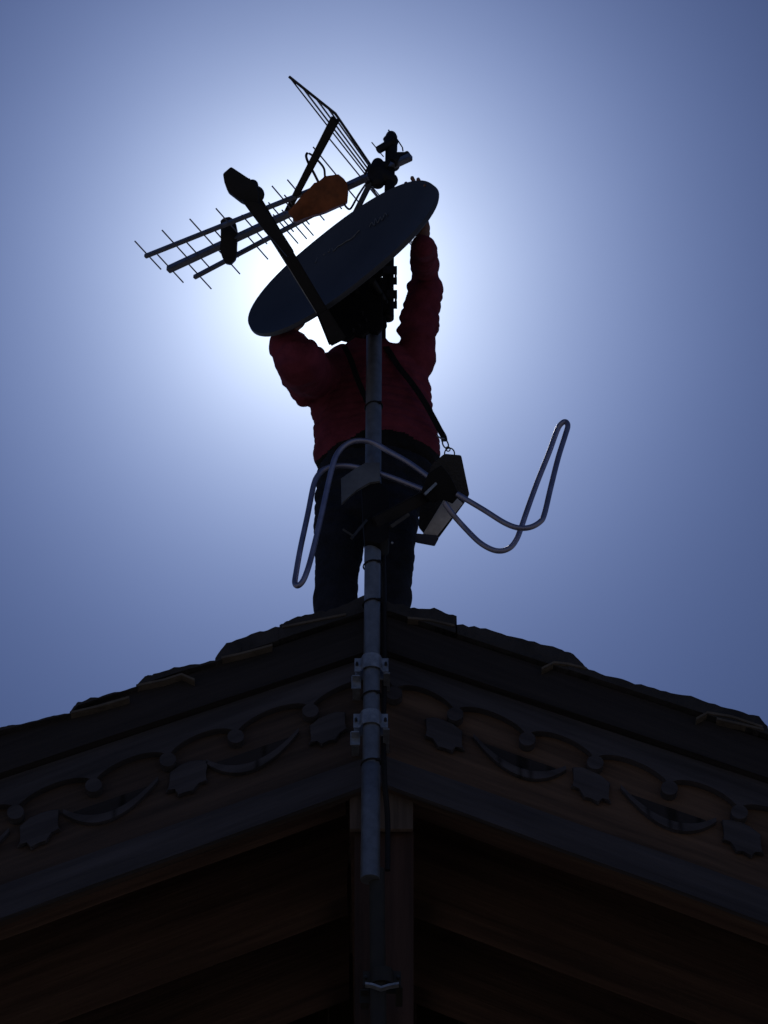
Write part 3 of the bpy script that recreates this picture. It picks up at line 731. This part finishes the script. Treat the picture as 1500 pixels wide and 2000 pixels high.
link('pin_head', bm_mesh(bm, 'pin_head'), M['bracket'], fm, 60)

# ---------------------------------------------------------------- man on the ridge
YM = 0.17
feet_z = lz(LA, P(660, 1200, YM).x)
man = empty('person', (P(725, 1100, YM).x, YM, feet_z), 'man in a dark red sweater astride the ridge, both arms raised to hold the dish', 'person')
def hand_parts(wrist, palm, fing_tips, thumb_tip, n, pr=0.040):
    "palm, five fingers with knuckle bends"
    L = []
    L += chain([wrist, palm], [0.026, 0.030], 0.012)
    d = (palm - wrist).normalized(); s = d.cross(n).normalized()
    for k, tip in enumerate(fing_tips):
        base = palm + s * (0.030 - 0.020 * k) + d * 0.012
        L += chain([wrist.lerp(palm, .4) + s * (0.018 - 0.012 * k), base], [0.018, 0.0125], 0.010)
        mid = base.lerp(tip, 0.5) + n * 0.016
        L += chain([base, mid, tip], [0.0105, 0.0092, 0.0080], 0.006)
    tb = palm - d * 0.025 + s * 0.038
    L += chain([wrist.lerp(palm, .35), tb, tb.lerp(thumb_tip, .55) + n * .006, thumb_tip], [0.018, 0.014, 0.011, 0.010], 0.006)
    return L
def rim_near(px, py, h=0.0):
    best = None
    for k in range(360):
        p = dpt(1.02 * math.cos(R(k)), 1.02 * math.sin(R(k)), h); q = p - CAM; z = q.dot(FWD)
        x = 750 + FPX * q.x / z; y = 1000 - FPX * q.dot(UPV) / z
        e = (x - px) ** 2 + (y - py) ** 2
        if best is None or e < best[0]: best = (e, p)
    return best[1]
def back_y(px, py, off=0.03):
    "y just behind the dish at a pixel; outside the rim, the plane of the rim"
    d = ray(px, py); t = (C0 - CAM).dot(NRM) / d.dot(NRM)
    for _ in range(25):
        p = CAM + d * t; q = p - C0; rr2 = min(1.0, (q.dot(MAJ) / A_MAJ) ** 2 + (q.dot(MIN) / A_MIN) ** 2)
        t += ((-DEP * (1 - rr2) - 0.01 - q.dot(NRM)) / d.dot(NRM)) * 0.9
    return (CAM + d * t).y + off
# right hand in the picture: fingers hooked over the upper rim from behind
wR = P(826, 446, back_y(825, 443, 0.17)); palmR = P(816, 396, back_y(816, 396, 0.12))
handR = []
for k, (bx, tx, ty) in enumerate(((800, 793, 355), (811, 805, 344), (822, 817, 347), (832, 831, 358))):
    base = P(bx, 386, back_y(bx, 386, 0.07)); mid = P((bx + tx) / 2, ty + 10, back_y((bx + tx) / 2, ty + 10, 0.05))
    tip = P(tx, ty + 3, back_y(tx, ty + 3, 0.01)); end = P(tx - 1, ty + 5, back_y(tx - 1, ty + 5, -0.02))
    handR += chain([wR.lerp(palmR, .5), base, mid, tip, end], [0.016, 0.0100, 0.0085, 0.0078, 0.0070], 0.006)
handR += chain([wR, palmR], [0.026, 0.024], 0.012) + chain([wR.lerp(palmR, .3), P(804, 408, back_y(804, 408, .09)), P(793, 396, back_y(793, 396, .07)), P(786, 388, back_y(786, 388, .06))], [0.019, 0.014, 0.011, 0.010], 0.006)
# left hand in the picture: spread flat against the back of the dish near its lower end
def behind(px, py, clear):
    d = ray(px, py); t = (C0 - CAM).dot(NRM) / d.dot(NRM); q = CAM + d * t - C0
    u = q.dot(MAJ) / A_MAJ; v = q.dot(MIN) / A_MIN
    return dpt(u, v, -DEP * max(0.0, 1 - u * u - v * v) - 0.012 - clear)
wL = behind(542, 636, 0.060); palmL = behind(530, 612, 0.034)
handL = []
for k in range(4):
    x, y = 512 + 11 * k, 597 - 8 * k
    handL += chain([palmL, behind(x + 4, y + 4, .016), behind(x, y - 10, .022), behind(x + 1, y - 20 + (5 if k in (0, 3) else 0), .010)], [0.020, 0.0112, 0.0098, 0.0085], 0.006)
handL += chain([wL, palmL], [0.026, 0.024], 0.012) + chain([wL.lerp(palmL, .4), behind(556, 618, .02), behind(566, 606, .018), behind(571, 597, .012)], [0.018, 0.013, 0.011, 0.010], 0.006)
Yr = wR.y - 0.03; Yl = wL.y - 0.02
eR = P(835, 575, 0.0); shR = P(800, 712, 0.12)
eL = P(590, 742, 0.03); shL = P(650, 726, 0.14)
neck = P(722, 694, 0.14); headc = P(716, 606, 0.10)
body = []
body += chain([P(728, 960, YM), P(726, 880, YM), P(724, 790, 0.15), P(724, 735, 0.14)], [(.15, .11, .1), (.13, .10, .1), (.16, .11, .1), (.15, .10, .08)], 0.03)
body += chain([shL, neck, shR], [0.06, 0.055, 0.06], 0.03) + chain([neck, P(720, 655, 0.12)], [0.055, 0.052], 0.02)
armL = [shL, P(622, 740, 0.09), P(602, 728, (0.09 + wL.y) / 2), P(580, 700, wL.y + 0.01), wL]
armR = [shR, P(816, 660, 0.06), P(824, 610, 0.02), P(832, 548, -0.03), P(831, 525, -0.06), P(829, 508, (wR.y - .06) / 2), P(827, 492, (wR.y * 3 - .06) / 4), P(825, 476, wR.y), wR]
body += chain(armL, [0.055, 0.05, 0.045, 0.038, 0.028], 0.02) + chain(armR, [0.05, 0.042, 0.038, 0.033, 0.031, 0.029, 0.027, 0.026, 0.026], 0.02)
# head: skull, jaw, nose, ears, brow
body += [(headc + Vector((0, 0.012, 0.02)), (0.076, 0.092, 0.098)), (headc + Vector((0, -0.018, -0.055)), (0.056, 0.066, 0.058)), (headc + Vector((0, -0.055, -0.090)), (0.026, 0.022, 0.018))]
body += chain([headc + Vector((0, -0.078, 0.012)), headc + Vector((0, -0.098, -0.028))], [0.010, 0.015], 0.008)
body += [(headc + Vector((s * 0.077, 0.008, -0.010)), (0.010, 0.020, 0.032)) for s in (-1, 1)]
body += [(headc + Vector((0, -0.076, 0.030)), (0.045, 0.014, 0.010)), (headc + Vector((0, -0.080, -0.060)), (0.024, 0.012, 0.006)), (headc + Vector((0, -0.079, -0.072)), (0.020, 0.012, 0.007))]
# legs and feet
hipL = P(664, 990, YM); hipR = P(765, 990, YM)
kneeL = P(657, 1110, YM); kneeR = P(771, 1110, YM)
def roofpt(x, dz=0): return Vector((x, 0, lz(LA, x) + 0.03 + dz))
fLx = P(655, 1190, YM).x; fRx = P(780, 1190, YM).x
ankL = Vector((fLx, YM + 0.03, lz(LA, fLx) + 0.11)); ankR = Vector((fRx, YM + 0.03, lz(LA, fRx) + 0.11))
for h, k, a in ((hipL, kneeL, ankL), (hipR, kneeR, ankR)):
    body += chain([h, k, a, a + Vector((0, 0.0, -0.05))], [0.075, 0.047, 0.036, 0.036], 0.03) + chain([a + Vector((0, 0.03, -0.055)), a + Vector((0, -0.13, -0.062))], [0.032, 0.028], 0.02)
skin = blob('body', body + handR + handL, M['skin'], man, 0.0048, 3)
for s in (-1, 1):
    bm = bmesh.new(); bmesh.ops.create_uvsphere(bm, u_segments=14, v_segments=10, radius=0.0125, matrix=Matrix.Translation(headc + Vector((s * 0.032, -0.076, 0.010))))
    link('eye', bm_mesh(bm, 'eye'), M['eye'], man, 60)
# hair
blob('hair', [(headc + Vector((0, 0.022, 0.036)), (0.086, 0.098, 0.094)), (headc + Vector((0, 0.055, -0.02)), (0.074, 0.06, 0.07))], M['hair'], man, 0.006, 2,
     disp=lambda c: 0.006 * noise.noise(c * 60) + (-0.03 if (c.y < headc.y - 0.055 and c.z < headc.z + 0.055) else 0))
# sweater
jk = []
def W(px0, px1, py, Y, ry, rz=0.06):
    a, b = P(px0, py, Y), P(px1, py, Y); return ((a + b) / 2, ((b - a).length / 2, ry, rz))
rows = [(632, 838, 716, .13, .105), (612, 840, 745, .14, .115), (604, 842, 775, .15, .125), (607, 845, 805, .155, .130), (612, 851, 835, .16, .135), (613, 857, 862, .165, .140), (612, 859, 885, .17, .140), (616, 853, 904, .17, .130)]
for r0 in rows: jk.append(W(*r0, 0.055))
for a, b in zip(rows, rows[1:]):
    jk.append(W(*[(x + y) / 2 for x, y in zip(a, b)], 0.055))
jk += [W(668, 766, 694, .12, .075, .035), W(676, 762, 678, .115, .068, .03)]
jk += chain([P(668, 712, 0.14), P(722, 700, 0.13), P(775, 706, 0.12)], [0.065, 0.07, 0.065], 0.02)
# sleeve left in the picture: scrunched rolls
a_ = wL.y
slL = [((660, 735), .13, .090), ((640, 744), .11, .094), ((622, 744), .09, .094), ((606, 736), .06, .088), ((595, 723), .5 * (a_ + .06), .083), ((585, 708), a_ + .03, .078), ((575, 696), a_ + .035, .072), ((568, 685), a_ + .035, .067), ((564, 678), a_ + .04, .062)]
pts = [P(x, y, Y) for (x, y), Y, r in slL]; jk += chain(pts, [r for _, _, r in slL], 0.012)
jk += [(P(536, 686, a_ + .03), (.013,) * 3), (P(541, 696, a_ + .03), (.013,) * 3), (P(533, 676, a_ + .03), (.012,) * 3), (P(606, 676, a_), (.022,) * 3), (P(622, 690, a_ + .03), (.018,) * 3), (P(634, 695, .1), (.016,) * 3), (P(582, 768, .07), (.024,) * 3), (P(596, 782, .09), (.028,) * 3)]
# sleeve right in the picture
slR = [((812, 716), .12, .062), ((815, 690), .09, .066), ((815, 660), .06, .064), ((819, 637), .05, .066), ((822, 620), .03, .060), ((823, 602), .02, .060), ((828, 580), .0, .060), ((832, 565), -.01, .058), ((832, 545), -.03, .046), ((831, 525), -.06, .045), ((829, 508), (wR.y - .06) / 2, .043), ((827, 492), (wR.y * 3 - .06) / 4, .042), ((826, 484), wR.y + .0, .039)]
pts = [P(x, y, Y) for (x, y), Y, r in slR]; jk += chain(pts, [r for _, _, r in slR], 0.010)
for x, y, r in ((846, 632, .022), (850, 622, .018), (847, 645, .018), (845, 597, .020), (851, 580, .022), (855, 568, .018), (795, 597, .016), (802, 560, .014), (787, 622, .018), (784, 645, .018), (848, 528, .012), (812, 540, .012), (849, 500, .010), (811, 512, .010), (789, 610, .014)):
    yy = min(slR, key=lambda q: abs(q[0][1] - y))[1]
    jk.append((P(x, y, yy), (r, r, r)))
def wrinkle(c):
    n = noise.noise(Vector((c.x * 13, c.y * 13, c.z * 26))); n2 = noise.noise(c * 34 + Vector((4, 1, 7)))
    up = 1.0 if (c.z > P(700, 690, .1).z or c.x < P(600, 700, .1).x) else 0.55
    n3 = noise.noise(Vector((c.x * 7 + c.z * 3, c.y * 6, c.z * 9 - c.x * 4)))
    return up * (0.0065 * (1 - 2 * abs(n)) + 0.0016 * n2) + 0.009 * (0.5 - abs(n3) * 1.6)
sweater = blob('sweater', jk, M['wool'], man, 0.0058, 3, disp=wrinkle)
# shade under the belly, painted black on the sweater below an arch
sweater.data.materials.append(M['cloth_and_shade'])
for p in sweater.data.polygons:
    c = p.center; q = c - CAM; z = q.dot(FWD); x = 750 + FPX * q.x / z; y = 1000 - FPX * q.dot(UPV) / z
    t = (x - 745) / 125.0
    ya_ = 838 + 62 * min(1.6, t * t) + (6 * noise.noise(Vector((x * 0.03, 1, 2))))
    if y > ya_ and z < (P(700, 850, YM + 0.05) - CAM).dot(FWD) + 10: p.material_index = 1
# trousers
tr = []
rows = [(618, 850, 905, .17, .125), (616, 850, 925, .17, .125), (614, 842, 945, .17, .125), (612, 834, 970, .17, .125), (611, 826, 995, .17, .12), (611, 820, 1018, .17, .115)]
for r0 in rows: tr.append(W(*r0, 0.06))
def leg(cols, zend):
    o = []
    prev = None
    for (x0, x1, y) in cols:
        a, b = P(x0, y, YM), P(x1, y, YM); c = (a + b) / 2; rx = (b - a).length / 2
        cur = (c, (rx, rx * 1.15, 0.045))
        if prev: o.append(((prev[0] + c) / 2, tuple((m + n) / 2 for m, n in zip(prev[1], cur[1]))))
        o.append(cur); prev = cur
    e = prev[0].copy(); e.z = zend
    o += chain([prev[0], e], [prev[1], (prev[1][0] * .9, prev[1][1] * .9, .04)], 0.02)
    return o
tr += leg([(611, 716, 1030), (612, 713, 1060), (613, 709, 1085), (614, 704, 1110), (614, 699, 1135), (612, 699, 1155), (611, 701, 1175), (612, 702, 1195)], ankL.z)
tr += leg([(724, 817, 1030), (728, 813, 1060), (732, 810, 1090), (735, 806, 1120), (737, 805, 1140), (738, 806, 1160), (738, 803, 1180), (738, 799, 1200)], ankR.z)
blob('trousers', tr, M['navy'], man, 0.0075, 3, disp=lambda c: 0.006 * noise.noise(Vector((c.x * 12, c.y * 12, c.z * 18))) + 0.003 * noise.noise(c * 34))
for a in (ankL, ankR):
    blob('boot', chain([a + Vector((0, 0.02, 0.02)), a + Vector((0, 0.02, -0.05))], [0.052, 0.050], 0.015) + chain([a + Vector((0, 0.03, -0.065)), a + Vector((0, -0.06, -0.066)), a + Vector((0, -0.15, -0.072))], [(.045, .045, .036), (.047, .045, .034), (.046, .045, .028)], 0.015), M['boot'], man, 0.006, 3)
strap = [P(672, 676, -0.0), P(684, 700, 0.005), P(700, 745, 0.005), P(720, 790, 0.01)]
sp = [P(752, 674, 0.03), P(762, 690, 0.02), P(780, 718, 0.008), P(802, 745, 0.006), P(826, 780, 0.015), P(846, 815, 0.04), P(858, 838, 0.05), P(866, 852, 0.04), P(868, 862, 0.02)]
def ribbon(name, pts, w_, m, parent):
    bm = bmesh.new(); s = spline(pts, 6); pr = None
    for i, p in enumerate(s):
        t = (s[min(i + 1, len(s) - 1)] - s[max(i - 1, 0)]).normalized(); sd = t.cross(Vector((0, -1, 0.2))).normalized() * w_ / 2; nn = Vector((0, -0.0016, 0))
        c = [bm.verts.new(p + sd + nn), bm.verts.new(p - sd + nn), bm.verts.new(p - sd - nn), bm.verts.new(p + sd - nn)]
        if pr:
            for a in range(4): bm.faces.new((pr[a], pr[(a + 1) % 4], c[(a + 1) % 4], c[a]))
        pr = c
    return link(name, bm_mesh(bm, name), m, parent, 40)

# ---------------------------------------------------------------- instrument case hanging at his hip
YC = -0.02
case = empty('instrument_case', P(860, 980, YC), 'black instrument case with a grey end panel hanging on a strap at his hip', 'case')
prism('case_body', [(868, 886), (901, 889), (917, 966), (906, 984), (856, 1052), (836, 1052), (818, 1030), (822, 960), (844, 906)], YC - 0.05, YC + 0.05, M['bag'], case, 0.006, tilt=True)
prism('end_panel', [(868, 974), (893, 973), (904, 983), (852, 1049), (824, 1046)], YC - 0.054, YC - 0.044, M['bag_panel'], case, 0.002, tilt=True)
prism('case_foot', [(812, 1042), (856, 1046), (857, 1052), (849, 1067), (812, 1060)], YC - 0.056, YC + 0.045, M['blue_foot'], case, 0.004, tilt=True)
prism('case_pocket', [(874, 905), (893, 908), (905, 950), (884, 955)], YC - 0.058, YC - 0.045, M['bag'], case, 0.003, tilt=True)
bm = bmesh.new()
def oval(c, ax, ay, rx, ry, r):
    add_tube(bm, [c + ax * math.cos(t) * rx + ay * math.sin(t) * ry for t in [2 * math.pi * k / 20 for k in range(20)]], r, 7, closed=True)
oval(P(878, 886, YC - 0.01), RGT, UPV, 0.017, 0.019, 0.0024)
link('carrying_ring', bm_mesh(bm, 'carrying_ring'), M['dark_steel'], case, 60)
bm = bmesh.new(); dcl = (P(876, 880, YC) - P(867, 858, YC)).normalized()
oval(P(870, 867, YC - 0.01), dcl, FWD.cross(dcl).normalized(), 0.020, 0.009, 0.0026)
oval(P(875, 877, YC - 0.01), dcl, FWD.cross(dcl).normalized(), 0.010, 0.007, 0.0022)
link('carabiner', bm_mesh(bm, 'carabiner'), M['dark_steel'], case, 60)
tube('hook_pin', [P(853, 851, YC - 0.01), P(861, 856, YC - 0.01), P(868, 857, YC - 0.01)], 0.0028, M['bracket'], case, 8)
ribbon('shoulder_strap', sp, 0.022, M['cloth_and_shade'], case)
ribbon('shoulder_strap', strap, 0.020, M['cloth_and_shade'], case)

scene.render.film_transparent = False
